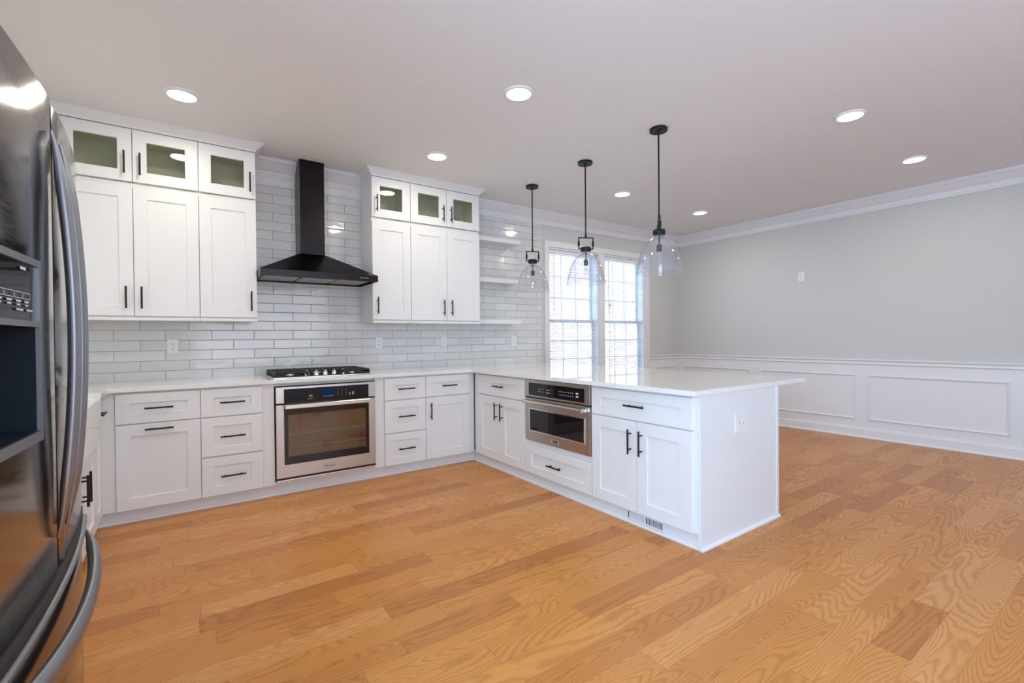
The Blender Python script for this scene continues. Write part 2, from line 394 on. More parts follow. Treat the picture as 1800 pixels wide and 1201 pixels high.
struct('trim_3', MB().prism(flip(CPW, XR, -1), YF, 0, 'y'), 'trim', 'white cornice along the right wall', 'cornice')
# wainscot skins, chair rails, picture-frame mouldings, baseboards
struct('trim_4', MB().box(XR-.006, XR, YF, 0, 0, .88), 'trim', 'white painted wainscot below the chair rail on the right wall', 'wainscot')
struct('trim_5', MB().box(WX1+.107, XR-.006, -.006, 0, 0, .88), 'trim', 'white painted wainscot on the back wall right of the window', 'wainscot')
RP = [(0, .864), (.012, .868), (.018, .876), (.014, .886), (.014, .904), (.026, .912), (.030, .920), (.026, .928), (0, .930)]
struct('trim_6', MB().prism(flip(RP, XR-.004, -1), YF, 0, 'y'), 'trim', 'white chair rail along the right wall', 'chair rail')
struct('trim_7', MB().prism(flip(RP, -.004, -1), WX1+.107, XR, 'x'), 'trim', 'short white chair rail on the back wall right of the window', 'chair rail')
def picture_frame(a0, a1, z0, z1, axis):
    m = MB(); w = .026
    def prof(o, s): return [(o, 0), (o+s*.005, .012), (o+s*.012, .015), (o+s*.018, .010), (o+s*w, .006), (o+s*w, 0)]
    rails = []
    # mitred ring from nested rectangles at increasing inset
    lv = [(0, 0), (.004, .013), (.011, .016), (.017, .010), (.024, .006), (.026, 0)]
    vs = []
    for ins, h in lv:
        for (a, z) in ((a0+ins, z0+ins), (a1-ins, z0+ins), (a1-ins, z1-ins), (a0+ins, z1-ins)):
            vs.append((XR-.005-h, a, z) if axis == 'y' else (a, -.005-h, z))
    fs = [(i*4+k, i*4+(k+1) % 4, (i+1)*4+(k+1) % 4, (i+1)*4+k) for i in range(len(lv)-1) for k in range(4)]
    m.add(vs, fs); return m
n = 8
for (a, b_), lab in zip(((-1.17, -.05), (-2.446, -1.306), (-3.726, -2.566), (-5.0, -3.846)),
                        ('wainscot panel moulding nearest the room corner on the right wall', 'wainscot panel moulding seen just right of the peninsula end', 'wainscot panel moulding farthest right in the picture', 'wainscot panel moulding beyond the right edge of view')):
    struct('trim_%d' % n, picture_frame(a, b_, .213, .748, 'y'), 'trim', 'white '+lab, 'panel moulding'); n += 1
struct('trim_%d' % n, picture_frame(WX1+.2, XR-.1, .213, .748, 'x'), 'trim', 'white wainscot panel moulding on the back wall right of the window', 'panel moulding')
BP = [(0, 0), (.028, 0), (.028, .012), (.022, .020), (.016, .022), (.016, .098), (.010, .108), (.008, .122), (0, .126)]
struct('baseboard_right', MB().prism(flip(BP, XR-.004, -1), YF, 0, 'y'), 'trim', 'white baseboard along the right wall', 'baseboard')
struct('baseboard_back', MB().prism(flip(BP, -.004, -1), 2.36, XR, 'x'), 'trim', 'white baseboard under the dining window', 'baseboard')

# ------------------------------------------------------------------ windows
def sash(m, x0, x1, z0, z1, y0, y1, st=.045):
    m.frame(x0, x1, z0, z1, st, st, y0, y1)
    for k in (1, 2):
        x = x0+st+(x1-x0-2*st)*k/3; m.box(x-.009, x+.009, y0+.006, y1-.006, z0+st-.002, z1-st+.002)
        z = z0+st+(z1-z0-2*st)*k/3; m.box(x0+st-.002, x1-st+.002, y0+.008, y1-.008, z-.009, z+.009)
ZM = 1.437
for i, (a, b_, lab) in enumerate(((WX0, 3.80, 'left half of the white double-hung dining window, nearest the tile wall'), (3.90, WX1, 'right half of the white double-hung dining window, towards the corner'))):
    w = thing('window_%d' % (i+1), lab, 'window', (a, .0, WZ0), 0, None, 'structure'); W_ = b_-a; H = WZ1-WZ0
    m = MB(); m.frame(0, W_, 0, H, .022, .022, 0.0, .17); m.build('window_frame', 'trim', w)
    m = MB(); sash(m, .022, W_-.022, ZM-WZ0-.022, H-.022, .118, .150); m.build('upper_sash', 'trim', w)
    m = MB(); sash(m, .022, W_-.022, .022, ZM-WZ0+.022, .084, .116); m.build('lower_sash', 'trim', w)
    m = MB(); m.box(.05, W_-.05, .132, .136, ZM-WZ0, H-.05); m.build('upper_pane', 'pane', w)
    m = MB(); m.box(.05, W_-.05, .098, .102, .05, ZM-WZ0); m.build('lower_pane', 'pane', w)
    # blind
    bl = thing('window_blind', ('white slatted blind lowered over the left half of the dining window' if i == 0 else 'white slatted blind lowered over the right half of the dining window'), 'blind', (a, .04, WZ1), 0, 'blinds in the dining window')
    MB().box(.026, W_-.026, -.025, .025, -.072, -.024, .003).build('headrail', 'blind', bl)
    m = MB(); z = -.10; bot = -(WZ1-.70)
    while z > bot:
        vs = []; nseg = 4
        for k in range(nseg+1):
            t = k/nseg-.5; y = t*.046; zz = z+.003*(1-4*t*t)+t*.004
            for x in (.030, W_-.030):
                vs += [(x, y, zz), (x, y, zz-.0022)]
        fs = []
        for k in range(nseg):
            o = 4*k; q = o+4
            fs += [(o, o+2, q+2, q), (o+1, q+1, q+3, o+3), (o, q, q+1, o+1), (o+2, o+3, q+3, q+2)]
        fs += [(0, 1, 3, 2), (4*nseg, 4*nseg+2, 4*nseg+3, 4*nseg+1)]
        m.add(vs, fs); z -= .0245
    m.build('slats', 'blind', bl)
    MB().box(.03, W_-.03, -.022, .022, bot-.012, bot+.006, .003).build('bottom_rail', 'blind', bl)
    m = MB()
    for x in (.12, W_/2, W_-.12):
        for y in (-.024, .024): m.box(x-.0012, x+.0012, y-.0008, y+.0008, bot, -.07)
    m.build('ladder_cords', 'blind', bl)
    MB().cyl((.10, -.034, -.05), (.10, -.036, -.86), .004, 8).build('tilt_wand', 'blind', bl)
    for x in (.028, W_-.028): MB().box(x-.006, x+.006, -.030, .026, -.050, -.0225, .002).build('end_bracket', 'black', bl)
m = MB()
m.box(WX0-.068, WX0, -.020, 0, WZ0-.02, WZ1+.075, .003); m.box(WX1, WX1+.10, -.020, 0, WZ0-.02, WZ1+.075, .003)
m.box(WX0, WX1, -.020, 0, WZ1, WZ1+.075, .003); m.box(3.80, 3.90, -.020, .165, WZ0, WZ1, .002)
struct('trim_%d' % (n+1), m, 'trim', 'white casing and mullion of the dining window', 'window casing')
struct('trim_%d' % (n+2), MB().box(WX0-.09, WX1+.12, -.055, .0, WZ0-.022, WZ0, .004).box(WX0-.07, WX1+.10, -.018, 0, WZ0-.09, WZ0-.022, .003), 'trim', 'white sill of the dining window', 'window sill')
# unseen windows added behind the viewer and over the sink to house fill lamps
for k, (a, b_) in enumerate(FW):
    m = MB(); m.frame(a, b_, .65, 2.45, .05, .05, YF-.16, YF-.02); m.box((a+b_)/2-.025, (a+b_)/2+.025, YF-.14, YF-.04, .70, 2.40)
    m.box(a+.05, b_-.05, YF-.15, YF-.145, .70, 2.40)           # added sheet that keeps sky and sun out of the opening
    struct('window_%d' % (3+k), m, 'trim', ('kitchen' if k == 0 else 'dining')+' window frame added unseen in the wall behind the viewer', 'window')
m = MB()
for (y0, y1, z0, z1) in ((SY0, SY0+.05, SZ0, SZ1), (SY1-.05, SY1, SZ0, SZ1), (SY0+.05, SY1-.05, SZ0, SZ0+.05), (SY0+.05, SY1-.05, SZ1-.05, SZ1)): m.box(XL-.15, XL-.02, y0, y1, z0, z1)
m.box(XL-.12, XL-.115, SY0+.05, SY1-.05, SZ0+.05, SZ1-.05)  # added sheet closing this opening to outside light
struct('window_5', m, 'trim', 'window frame added unseen over the sink on the left wall', 'window')

m = MB()  # unseen door added as a setting for the patio fill lamp
for (y0, y1, z0, z1) in ((-5.92, -5.85, 0, 2.12), (-4.09, -4.02, 0, 2.12), (-5.02, -4.92, .1, 2.05), (-5.85, -4.09, 2.05, 2.12), (-5.85, -4.09, 0, .1)): m.box(XL-.14, XL-.03, y0, y1, z0, z1)
m.box(XL-.10, XL-.095, -5.85, -4.09, .1, 2.05)  # added opaque sheet so no sky light enters here
struct('added_door_1', m, 'trim', 'white patio door frame added unseen on the left wall beside the viewer', 'door')

# ------------------------------------------------------------------ outside the dining window
struct('ground', MB().box(-12, 30, .9, 40, -.75, -.6), 'concrete', 'pale concrete drive outside the dining window', 'ground')
h = thing('brick_house', 'sunlit brick house across the drive seen through the blinds', 'house', (9.0, 6.0, -.6))
m = MB(); m.box(-7, .55, 0, .3, 0, 6.2); m.box(1.55, 3.0, 0, .3, 0, 6.2); m.box(.55, 1.55, 0, .3, 2.9, 6.2); m.box(-7, 7.5, 4.5, 4.8, 0, 6.2); m.box(-7, -6.7, .3, 4.5, 0, 6.2); m.box(7.2, 7.5, .3, 4.5, 0, 6.2)
m.build('brick_wall', 'brick', h)
m = MB(); m.box(3.0, 7.5, .02, .28, 0, 6.2)
for k in range(34): m.box(3.0, 7.5, 0, .03, .02+k*.18, .02+k*.18+.165)
m.build('siding', 'ext_white', h)
m = MB(); m.box(.55, 1.55, .14, .2, 0, 2.9)
for z in (.15, .85, 1.55, 2.2): m.frame(.6, 1.5, z, z+.6, .06, .06, .11, .14)
m.build('side_door', 'ext_white', h)
MB().prism([(-.4, 6.2), (2.4, 8.2), (5.2, 6.2)], -7.4, 7.9, 'x').build('roof', 'roof', h)

# ------------------------------------------------------------------ cabinet parts
def shaker(m, x0, x1, z0, z1, sx, st, sb=None, y=-.020, t=.020, rec=.009, glass=False):
    """shaker front: outer edge slightly eased, recessed flat centre (or an open centre for glass)"""
    sb = st if sb is None else sb; e = .0015; c = .002
    def R(ax, az0, az1, yy): return [(x0+ax, yy, z0+az0), (x1-ax, yy, z0+az0), (x1-ax, yy, z1-az1), (x0+ax, yy, z1-az1)]
    rings = [R(0, 0, 0, y+t), R(0, 0, 0, y+e), R(e, e, e, y), R(sx, sb, st, y)]
    if glass: rings += [R(sx+.003, sb+.003, st+.003, y+.004), R(sx+.003, sb+.003, st+.003, y+t), R(0, 0, 0, y+t)]
    else: rings += [R(sx+c, sb+c, st+c, y+rec)]
    vs = [p for r in rings for p in r]
    fs = [(i*4+k, i*4+(k+1) % 4, (i+1)*4+(k+1) % 4, (i+1)*4+k) for i in range(len(rings)-1) for k in range(4)]
    if not glass: fs += [tuple(range(4*len(rings)-4, 4*len(rings))), (3, 2, 1, 0)]
    m.add(vs, fs); return m
def pull(parent, x, z, vert, L=.158, y=-.020):
    m = MB(); yb = y-.033
    d = (0, 0, 1) if vert else (1, 0, 0)
    P = lambda t, yy: (x+d[0]*t, yy, z+d[2]*t)
    m.cyl(P(-L/2, yb), P(L/2, yb), .0060)
    for t in (-L*.32, L*.32): m.cyl(P(t, y+.001), P(t, yb), .0048, 10)
    return m.build('handle', 'black', parent)
G = .002
def drawer(parent, x0, x1, z0, z1, hx=True):
    d = shaker(MB(), x0+G, x1-G, z0+G, z1-G, .076, .064).build('drawer', 'cab', parent)
    pull(d, (x0+x1)/2, (z0+z1)/2, False); return d
def door(parent, x0, x1, z0, z1, hside, hz, glass=False, sx=.078):
    d = shaker(MB(), x0+G, x1-G, z0+G, z1-G, sx, .076, glass=glass).build('door', 'cab', parent)
    if glass:
        MB().box(x0+sx, x1-sx, -.0125, -.0085, z0+.075, z1-.075).build('glass_pane', 'cab_glass', d)
    if hside == 'top': pull(d, (x0+x1)/2, z1-.036, False)
    elif hside: pull(d, x0+.044 if hside == 'l' else x1-.044, hz, True)
    return d
ZB0, ZB1 = .094, .872                     # base fronts, bottom and top
def base_body(parent, x0, x1, dep=.585):
    """closed carcass box under the counter"""
    return MB().box(x0, x1, 0, dep, .094, .8835, .001).build('body', 'cab', parent)
def base_cab(label, loc, rotz, w, fronts, dep=.585, filler=None):
    t = thing('base_cabinet', label, 'cabinet', loc, rotz)
    base_body(t, 0, w, dep)
    if filler:
        for a, b_ in filler: MB().box(a, b_, -.0045, .55, .094, .8835, .001).build('filler', 'cab', t)
    for f in fronts:
        if f[0] == 'drawer': drawer(t, *f[1:])
        else: door(t, *f[1:])
    return t
YB = -.6164                                # carcass face of the back run (door faces sit 2 cm proud)
base_cab('white base cabinet left of the three-drawer unit, one drawer over a wide pull-out door', (-1.3415, YB, 0), 0, .4707,
         [('drawer', 0, .4707, .669, ZB1), ('door', 0, .4707, ZB0, .664, 'top', 0)], filler=[(-.0830, -.0005)])
base_cab('white three-drawer base cabinet left of the wall oven', (-.8708, YB, 0), 0, .3936,
         [('drawer', 0, .3936, .669, ZB1), ('drawer', 0, .3936, .380, .664), ('drawer', 0, .3936, ZB0, .375)])
base_cab('white three-drawer base cabinet right of the wall oven', (.4781, YB, 0), 0, .3942,
         [('drawer', 0, .3942, .675, ZB1), ('drawer', 0, .3942, .382, .670), ('drawer', 0, .3942, ZB0, .377)])
base_cab('white base cabinet in the inner corner of the back run, drawer over single door', (.8723, YB, 0), 0, .4688,
         [('drawer', 0, .4688, .677, ZB1), ('door', 0, .4688, ZB0, .672, 'l', .545)], filler=[(.4693, .525)])
# oven housing
t = thing('oven_cabinet', 'white cabinet housing with plain stiles around the stainless wall oven', 'cabinet', (-.4772, YB, 0))
MB().box(0, .082, -.004, .585, .094, .8835, .001).box(.872, .9553, -.004, .585, .094, .8835, .001).box(.082, .872, .56, .585, .094, .8835).box(.082, .872, -.004, .56, .094, .112).box(.082, .872, .02, .56, .858, .8835).build('body', 'cab', t)
# peninsula run: local x runs towards the viewer, fronts face the kitchen
XP = 1.403; RP_ = -PI/2
Y0 = -.7243
base_cab('white peninsula cabinet at the inside corner, drawer over two narrow doors', (XP, Y0, 0), RP_, .7614,
         [('drawer', 0, .7614, .685, ZB1), ('door', 0, .3807, ZB0, .680, 'r', .550), ('door', .3807, .7614, ZB0, .680, 'l', .550)], dep=.585, filler=[(-.084, -.0005)])
t = thing('microwave_cabinet', 'white peninsula cabinet holding the built-in microwave above one drawer', 'cabinet', (XP, -1.4857, 0), RP_)
MB().box(0, .010, 0, .585, .094, .8835).box(.776, .7857, 0, .585, .094, .8835).box(.010, .776, .56, .585, .094, .8835).box(.010, .776, 0, .56, .094, .345).box(.010, .776, -.004, .0, .333, .368).box(.010, .776, 0, .56, .345, .368).build('body', 'cab', t)
drawer(t, .004, .7817, ZB0, .331)
base_cab('white peninsula cabinet at the free end, wide drawer over two doors', (XP, -2.2714, 0), RP_, .8130,
         [('drawer', 0, .7958, .684, ZB1), ('door', 0, .3979, ZB0, .679, 'r', .548), ('door', .3979, .7958, ZB0, .679, 'l', .548)], dep=.585)
# finished end and back of the peninsula
t = thing('peninsula_panel', 'plain white finished end panel of the peninsula facing the viewer, with back panel', 'panel', (XP+.008, -3.1030, 0))
MB().box(0, .8845, .0003, .018, .0, .8835, .001).build('end_panel', 'cab', t)
MB().box(.868, .8845, .0185, 2.48, .0, .8835).build('back_panel', 'cab', t)
MB().box(.862, .893, -.008, .0, .018, .8835, .003).box(.8845, .893, 0, .03, .018, .8835, .003).build('corner_strip', 'trim', t)
MB().prism([(0, 0), (-.016, 0), (-.015, .008), (-.010, .014), (0, .018)], -.008, .90, 'x').build('shoe_moulding', 'trim', t)
# left run with the farmhouse sink; local x runs towards the back wall, fronts face +X
XS = -1.4247; RL = PI/2
base_cab('narrow white base cabinet between the farmhouse sink and the back corner, drawer over door', (XS, -.950, 0), RL, .333,
         [('drawer', 0, .268, .675, ZB1), ('door', 0, .268, ZB0, .670, None, .55)], dep=.60)
t = thing('sink_cabinet', 'white two-door sink base cabinet under the farmhouse sink', 'cabinet', (XS, -1.942, 0), RL)
MB().box(0, .9915, 0, .60, .094, .632, .001).build('body', 'cab', t)
door(t, 0, .4957, ZB0, .630, 'r', .47); door(t, .4957, .9915, ZB0, .630, 'l', .47)
base_cab('white base cabinet between the sink and the refrigerator, mostly hidden', (XS, -2.86, 0), RL, .9175,
         [('drawer', 0, .4587, .675, ZB1), ('drawer', .4587, .9175, .675, ZB1), ('door', 0, .4587, ZB0, .670, 'r', .55), ('door', .4587, .9175, ZB0, .670, 'l', .55)], dep=.60)
# recessed plinths with shoe moulding under the runs
def plinth_x(x0, x1, y):  return MB().box(x0, x1, y, y+.02, 0, .0935).prism([(y, 0), (y-.014, 0), (y-.013, .009), (y-.008, .015), (y, .018)], x0, x1, 'x')
def plinth_y(y0, y1, x, s): return MB().box(x, x-s*.02, y0, y1, 0, .0935).prism([(x, 0), (x+s*.014, 0), (x+s*.013, .009), (x+s*.008, .015), (x, .018)], y0, y1, 'y')
struct('baseboard_kitchen', plinth_x(-1.46, 1.44, -.572), 'cab', 'white toe kick under the back run of cabinets', 'toe kick')
struct('baseboard_peninsula', plinth_y(-3.1025, -.574, 1.423, -1), 'cab', 'white toe kick under the peninsula cabinets', 'toe kick')
struct('baseboard_left', plinth_y(-2.86, -.574, -1.468, 1), 'cab', 'white toe kick under the sink cabinets', 'toe kick')

# ------------------------------------------------------------------ countertop and sink
m = MB()
pl = [(XL+.001, -.0105), (XL+.001, -2.86), (-1.372, -2.86), (-1.372, -1.942), (-1.93, -1.942), (-1.93, -.952), (-1.372, -.952), (-1.372, -.655), (1.349, -.655), (1.349, -3.1115), (2.706, -3.1115), (2.706, -.0105)]
b = bmesh.new(); vv = [b.verts.new((x, y, .884)) for x, y in pl]; f = b.faces.new(vv)
r_ = bmesh.ops.extrude_face_region(b, geom=[f]); 
for e in r_['geom']:
    if isinstance(e, bmesh.types.BMVert): e.co.z = .914
bmesh.ops.recalc_face_normals(b, faces=b.faces[:])
bmesh.ops.bevel(b, geom=[e for e in b.edges], offset=.002, segments=2, affect='EDGES')
m.bm(b)
tag(m.build('countertop', 'quartz'), 'continuous white quartz countertop wrapping the sink wall, back wall and peninsula', 'countertop')
t = thing('farmhouse_sink', 'white apron-front farmhouse sink beside the refrigerator', 'sink', (-1.40, -1.447, .64))
m = MB(); hw = .492
# outer shell and hollow basin
vs = []
def rect(x0, x1, y0, y1, z): return [(x0, y0, z), (x1, y0, z), (x1, y1, z), (x0, y1, z)]
rings = [rect(-.528, .025, -hw, hw, 0.0), rect(-.528, .025, -hw, hw, .242), rect(-.522, .019, -hw+.006, hw-.006, .249), rect(-.500, -.003, -hw+.028, hw-.028, .249), rect(-.494, -.009, -hw+.034, hw-.034, .243), rect(-.48, -.02, -hw+.045, hw-.045, .03)]
vs = [p for r in rings for p in r]
fs = [(i*4+k, i*4+(k+1) % 4, (i+1)*4+(k+1) % 4, (i+1)*4+k) for i in range(5) for k in range(4)]+[(3, 2, 1, 0), (20, 21, 22, 23)]
m.add(vs, fs); m.build('basin', 'sink', t)
MB().lathe([(.045, .031), (.040, .034), (.012, .033)], (-.25, 0, 0), 20).build('drain', 'chrome', t)

# ------------------------------------------------------------------ upper cabinets
YU = -.3253
def upper(label, x0, ws, z0, z1, spec, glass, side_l=True):
    w = sum(ws); t = thing('wall_cabinet', label, 'cabinet', (x0, YU, 0))
    m = MB(); d = .3145; th = .018
    if glass:
        m.box(0, th, 0, d, z0, z1); m.box(w-th, w, 0, d, z0, z1); m.box(th, w-th, 0, d, z0, z0+th); m.box(th, w-th, 0, d, z1-th, z1)
        m.box(th, w-th, d-.006, d, z0+th, z1-th)
        m.build('body', 'cab', t)
        mi = MB().box(th+.0005, w-th-.0005, d-.010, d-.0065, z0+th+.0005, z1-th-.0005).box(th+.0005, w-th-.0005, .004, d-.0105, z0+th+.0003, z0+th+.003).box(th+.0005, w-th-.0005, .004, d-.0105, z1-th-.003, z1-th-.0003)
        mi.box(th+.0003, th+.003, .004, d-.0105, z0+th+.004, z1-th-.004).box(w-th-.003, w-th-.0003, .004, d-.0105, z0+th+.004, z1-th-.004)
        mi.build('lining', 'cab_in', t)
    else:
        m.box(0, w, 0, d, z0, z1, .001); m.build('body', 'cab', t)
        MB().box(.001, w-.001, -.021, .0, z0-.006, z0+.016, .002).build('light_rail', 'cab', t)
    x = 0
    for wi, s in zip(ws, spec):
        if glass: door(t, x, x+wi, 2.362, 2.739, s, 2.489, True)
        else: door(t, x, x+wi, 1.402, 2.326, s, 1.535)
        x += wi
    return t
ZL0, ZL1, ZG0, ZG1 = 1.378, 2.3395, 2.340, 2.7445
upper('tall white double wall cabinet left of the hood, nearest the refrigerator', -1.6413, (.3929, .3929), ZL0, ZL1, 'rl', False)
upper('tall white single-door wall cabinet directly left of the hood', -.8550, (.3878,), ZL0, ZL1, 'r', False)
upper('short glass-front double wall cabinet at the ceiling nearest the refrigerator', -1.6413, (.3929, .3929), ZG0, ZG1, 'rl', True)
upper('short glass-front single wall cabinet at the ceiling directly left of the hood', -.8550, (.3878,), ZG0, ZG1, 'r', True)
upper('tall white single-door wall cabinet directly right of the hood', .4825, (.3826,), ZL0, ZL1, 'l', False)
upper('tall white double wall cabinet beside the floating shelves', .8653, (.3915, .3915), ZL0, ZL1, 'rl', False)
upper('short glass-front single wall cabinet at the ceiling directly right of the hood', .4825, (.3826,), ZG0, ZG1, 'l', True)
upper('short glass-front double wall cabinet at the ceiling beside the floating shelves', .8653, (.3915, .3915), ZG0, ZG1, 'rl', True)
t = thing('corner_cabinet', 'plain white corner wall cabinet behind the refrigerator', 'cabinet', (XL+.002, YU, 0))
MB().box(0, .4160, -.004, .3145, ZL0, ZG1, .001).build('body', 'cab', t)
# flared crown on top of both banks
def crown(x0, x1, left, right):
    pr = [(0, 0), (.006, .012), (.030, .034), (.048, .050), (.056, .056), (.056, ZC-.0005-2.745)]
    m = MB(); yf = YU-.020; rings = []
    for a, z in pr:
        xl = x0-(a if left else 0); xr = x1+(a if right else 0)
        rings.append([(xl, -.0105, 2.745+z), (xl, yf-a, 2.745+z), (xr, yf-a, 2.745+z), (xr, -.0105, 2.745+z)])
    vs = [p for r in rings for p in r]; nr = len(rings)
    fs = [(i*4+k, i*4+(k+1) % 4, (i+1)*4+(k+1) % 4, (i+1)*4+k) for i in range(nr-1) for k in range(4)]+[(0, 1, 2, 3), tuple(range(4*nr-1, 4*nr-5, -1))]
    m.add(vs, fs); return m
struct('trim_%d' % (n+3), crown(XL+.002, -.4672, False, True), 'cab', 'flared white crown on the wall cabinets left of the hood', 'crown moulding')
struct('trim_%d' % (n+4), crown(.4825, 1.6483, True, True), 'cab', 'flared white crown on the wall cabinets right of the hood', 'crown moulding')

# floating shelves
for z, lab in ((2.357, 'topmost of the three white floating shelves between wall cabinet and window'), (1.897, 'middle one of the three white floating shelves between wall cabinet and window'), (1.427, 'lowest of the three white floating shelves between wall cabinet and window')):
    tag(MB().box(1.6495, 2.30, -.205, -.0105, z-.045, z, .002).build('floating_shelf', 'cab'), lab, 'shelf', 'white floating shelves')

# ------------------------------------------------------------------ range hood
t = thing('range_hood', 'black chimney range hood on the tile wall above the gas cooktop', 'range hood', (0, -.0105, 1.735))
def HB(): return MB()
MB().box(-.112, .094, -.21, 0, .243, ZC-1.735-.001, .002).box(-.1115, .0935, -.2095, -.001, .24, .25).build('chimney', 'hood', t)
lo = [(-.464, -.49), (.481, -.49), (.481, 0), (-.464, 0)]; hi = [(-.118, -.216), (.100, -.216), (.100, 0), (-.118, 0)]
m = MB(); vs = [(x, y, .056) for x, y in lo]+[(x, y, .243) for x, y in hi]
m.add(vs, [(0, 1, 5, 4), (1, 2, 6, 5), (2, 3, 7, 6), (3, 0, 4, 7), (4, 5, 6, 7), (3, 2, 1, 0)]); m.build('canopy', 'hood', t)
m = MB(); m.frame(-.464, .481, 0, .001, 0, 0, 0, 0) if False else None
m.box(-.464, .481, -.49, -.47, 0, .0565, .002); m.box(-.464, -.446, -.47, 0, 0, .0565); m.box(.463, .481, -.47, 0, 0, .0565); m.box(-.446, .463, -.018, 0, 0, .0565); m.box(-.446, .463, -.47, -.018, .022, .0565)
m.build('rim', 'hood', t)
for k in range(3):
    x0 = -.425+k*.292; f = MB().frame(x0, x0+.280, 0, 1, 0, 0, 0, 0) if False else MB()
    f.box(x0, x0+.278, -.435, -.045, .010, .0215, .003); f.build('grease_filter', 'filter', t)
for k, x in enumerate((-.245, .262)):
    MB().lathe([(.030, .0), (.030, .006), (.026, .0095)], (x, -.453+.008, .012), 20).build('work_light', 'chrome', t)
for k in range(4): MB().lathe([(.0055, -.4955), (.0055, -.489)], (.322+.021*k, 0, .030), 12, 'y').build('button', 'chrome', t)
MB().box(-.466, -.4645, -.06, 0, -.02, .06).build('mounting_tab', 'plastic', t)

# ------------------------------------------------------------------ gas cooktop
t = thing('gas_cooktop', 'stainless five-burner gas cooktop with black grates under the hood', 'cooktop', (.0, -.345, .9145))
MB().box(-.392, .392, -.245, .255, 0, .010, .003).build('tray', 'steel_bright', t)
m = MB().box(-.378, .378, -.232, .243, .0101, .0125); m.build('black_pan', 'iron', t)
def grate(x0, x1, y0, y1):
    g = MB(); z0, z1 = .036, .052; w = .014
    g.box(x0, x1, y0, y0+w, z0, z1, .003); g.box(x0, x1, y1-w, y1, z0, z1, .003); g.box(x0, x0+w, y0, y1, z0, z1, .003); g.box(x1-w, x1, y0, y1, z0, z1, .003)
    cy = (y0+y1)/2; cx = (x0+x1)/2
    for x in (x0+(x1-x0)*.33, x0+(x1-x0)*.67): g.box(x-.005, x+.005, y0, y1, z0, z1-.001, .002)
    for y in (y0+(y1-y0)*.2, cy-.03, cy+.03, y0+(y1-y0)*.8): g.box(x0, x1, y-.005, y+.005, z0, z1-.002, .002)
    for x in (x0+.006, x1-.006):
        for y in (y0+.006, y1-.006): g.cyl((x, y, .0125), (x, y, .05), .007, 8)
    for y in (y1-w, ): g.box(x0+.004, x1-.004, y, y+w-.002, .018, z0+.002, .002)
    for x in (x0, x1-w):
        if abs(x) > .3 or abs(x+w) > .3: g.box(x+.002, x+w-.002, y0+.03, y1-.01, .016, z0+.002, .002)
    return g
grate(-.375, -.128, -.215, .235).build('grate', 'iron', t)
grate(-.122, .122, -.120, .235).build('grate', 'iron', t)
grate(.128, .375, -.215, .235).build('grate', 'iron', t)
for x, y, r in ((-.25, -.10, .042), (-.25, .12, .034), (0, .09, .052), (.25, -.10, .036), (.25, .12, .042)):
    bb = MB().lathe([(r, .0125), (r, .024), (r*.92, .027)], (x, y, 0), 24).build('burner', 'steel', t)
    MB().lathe([(r*.86, .0272), (r*.86, .033), (r*.7, .035)], (x, y, 0), 24).build('burner_cap', 'iron', bb)
for k in range(5):
    x = -.136+k*.072; y = -.185
    m = MB().lathe([(.022, .0125), (.022, .021), (.018, .025), (.017, .043), (.013, .045)], (x, y, 0), 20).box(x-.004, x+.004, y-.017, y+.017, .043, .056, .001)
    m.build('knob', 'chrome', t)

# ------------------------------------------------------------------ wall oven
t = thing('wall_oven', 'stainless single wall oven below the gas cooktop', 'oven', (0, -.655, .115))
MB().box(-.372, .372, .036, .55, .006, .735).build('body', 'gasket', t)
MB().box(-.388, .388, 0, .034, .612, .738, .003).build('control_fascia', 'steel', t)
p = MB().box(-.331, .331, -.0022, -.0002, .606, .722, .0008).build('control_panel', 'black_glass', t)
MB().box(-.050, .044, -.0030, -.0023, .641, .703).build('display', 'lcd', p)
m = MB()
for i in range(3):
    for j in range(4): m.box(.075+i*.032, .079+i*.032, -.0027, -.0023, .645+j*.017, .648+j*.017)
for i in range(4): m.box(-.041+i*.022, -.031+i*.022, -.0034, -.0031, .6435, .648)
for i in range(3): m.box(-.155+i*.018, -.148+i*.018, -.0027, -.0023, .632, .637)
m.box(-.145, -.118, -.0027, -.0023, .651, .654); m.box(-.148, -.124, -.0027, -.0023, .660, .663)
for i in range(2): m.box(.168, .178, -.0027, -.0023, .645+i*.012, .650+i*.012); m.box(.192, .206, -.0027, -.0023, .645+i*.014, .652+i*.014)
m.build('panel_markings', 'marks', p)
MB().box(-.386, .386, .004, .03, .600, .6115).build('vent_gap', 'gasket', t)
d = MB().box(-.388, .388, 0, .034, .030, .600, .003).build('door', 'steel', t)
MB().box(-.332, .332, -.0030, -.0002, .131, .572, .001).build('door_glass', 'black_glass', d)
w = MB().box(-.304, .304, -.0042, -.0031, .193, .520, .0004).build('window', 'oven_window', d)
m = MB()
for z in (.365, .262): m.box(-.300, .300, -.0047, -.0043, z, z+.0018)
for z in (.378, .224): m.box(-.300, .300, -.0046, -.0043, z, z+.0008)
m.build('oven_racks', 'rack', d)
m = MB().box(-.331, .331, -.052, -.030, .569, .603, .006, 3).box(-.325, -.300, -.034, -.0032, .574, .598, .003).box(.300, .325, -.034, -.0032, .574, .598, .003)
m.build('handle', 'steel_bright', d)
MB().box(-.388, .388, .004, .034, .0165, .0295).build('lower_vent', 'gasket', t)
MB().box(-.388, .388, -.002, .034, .004, .016, .003).build('bottom_trim', 'steel_bright', t)
text_mesh('maker_logo', 'Whirlpool', .023, 'logo_dark', d, (.002, -.0008, .076), .25)
m = MB(); pts = [(.002+.043*math.cos(a), -.0010, .076+.018*math.sin(a)+.006*math.cos(a)) for a in [math.radians(20+15*k) for k in range(19)]]
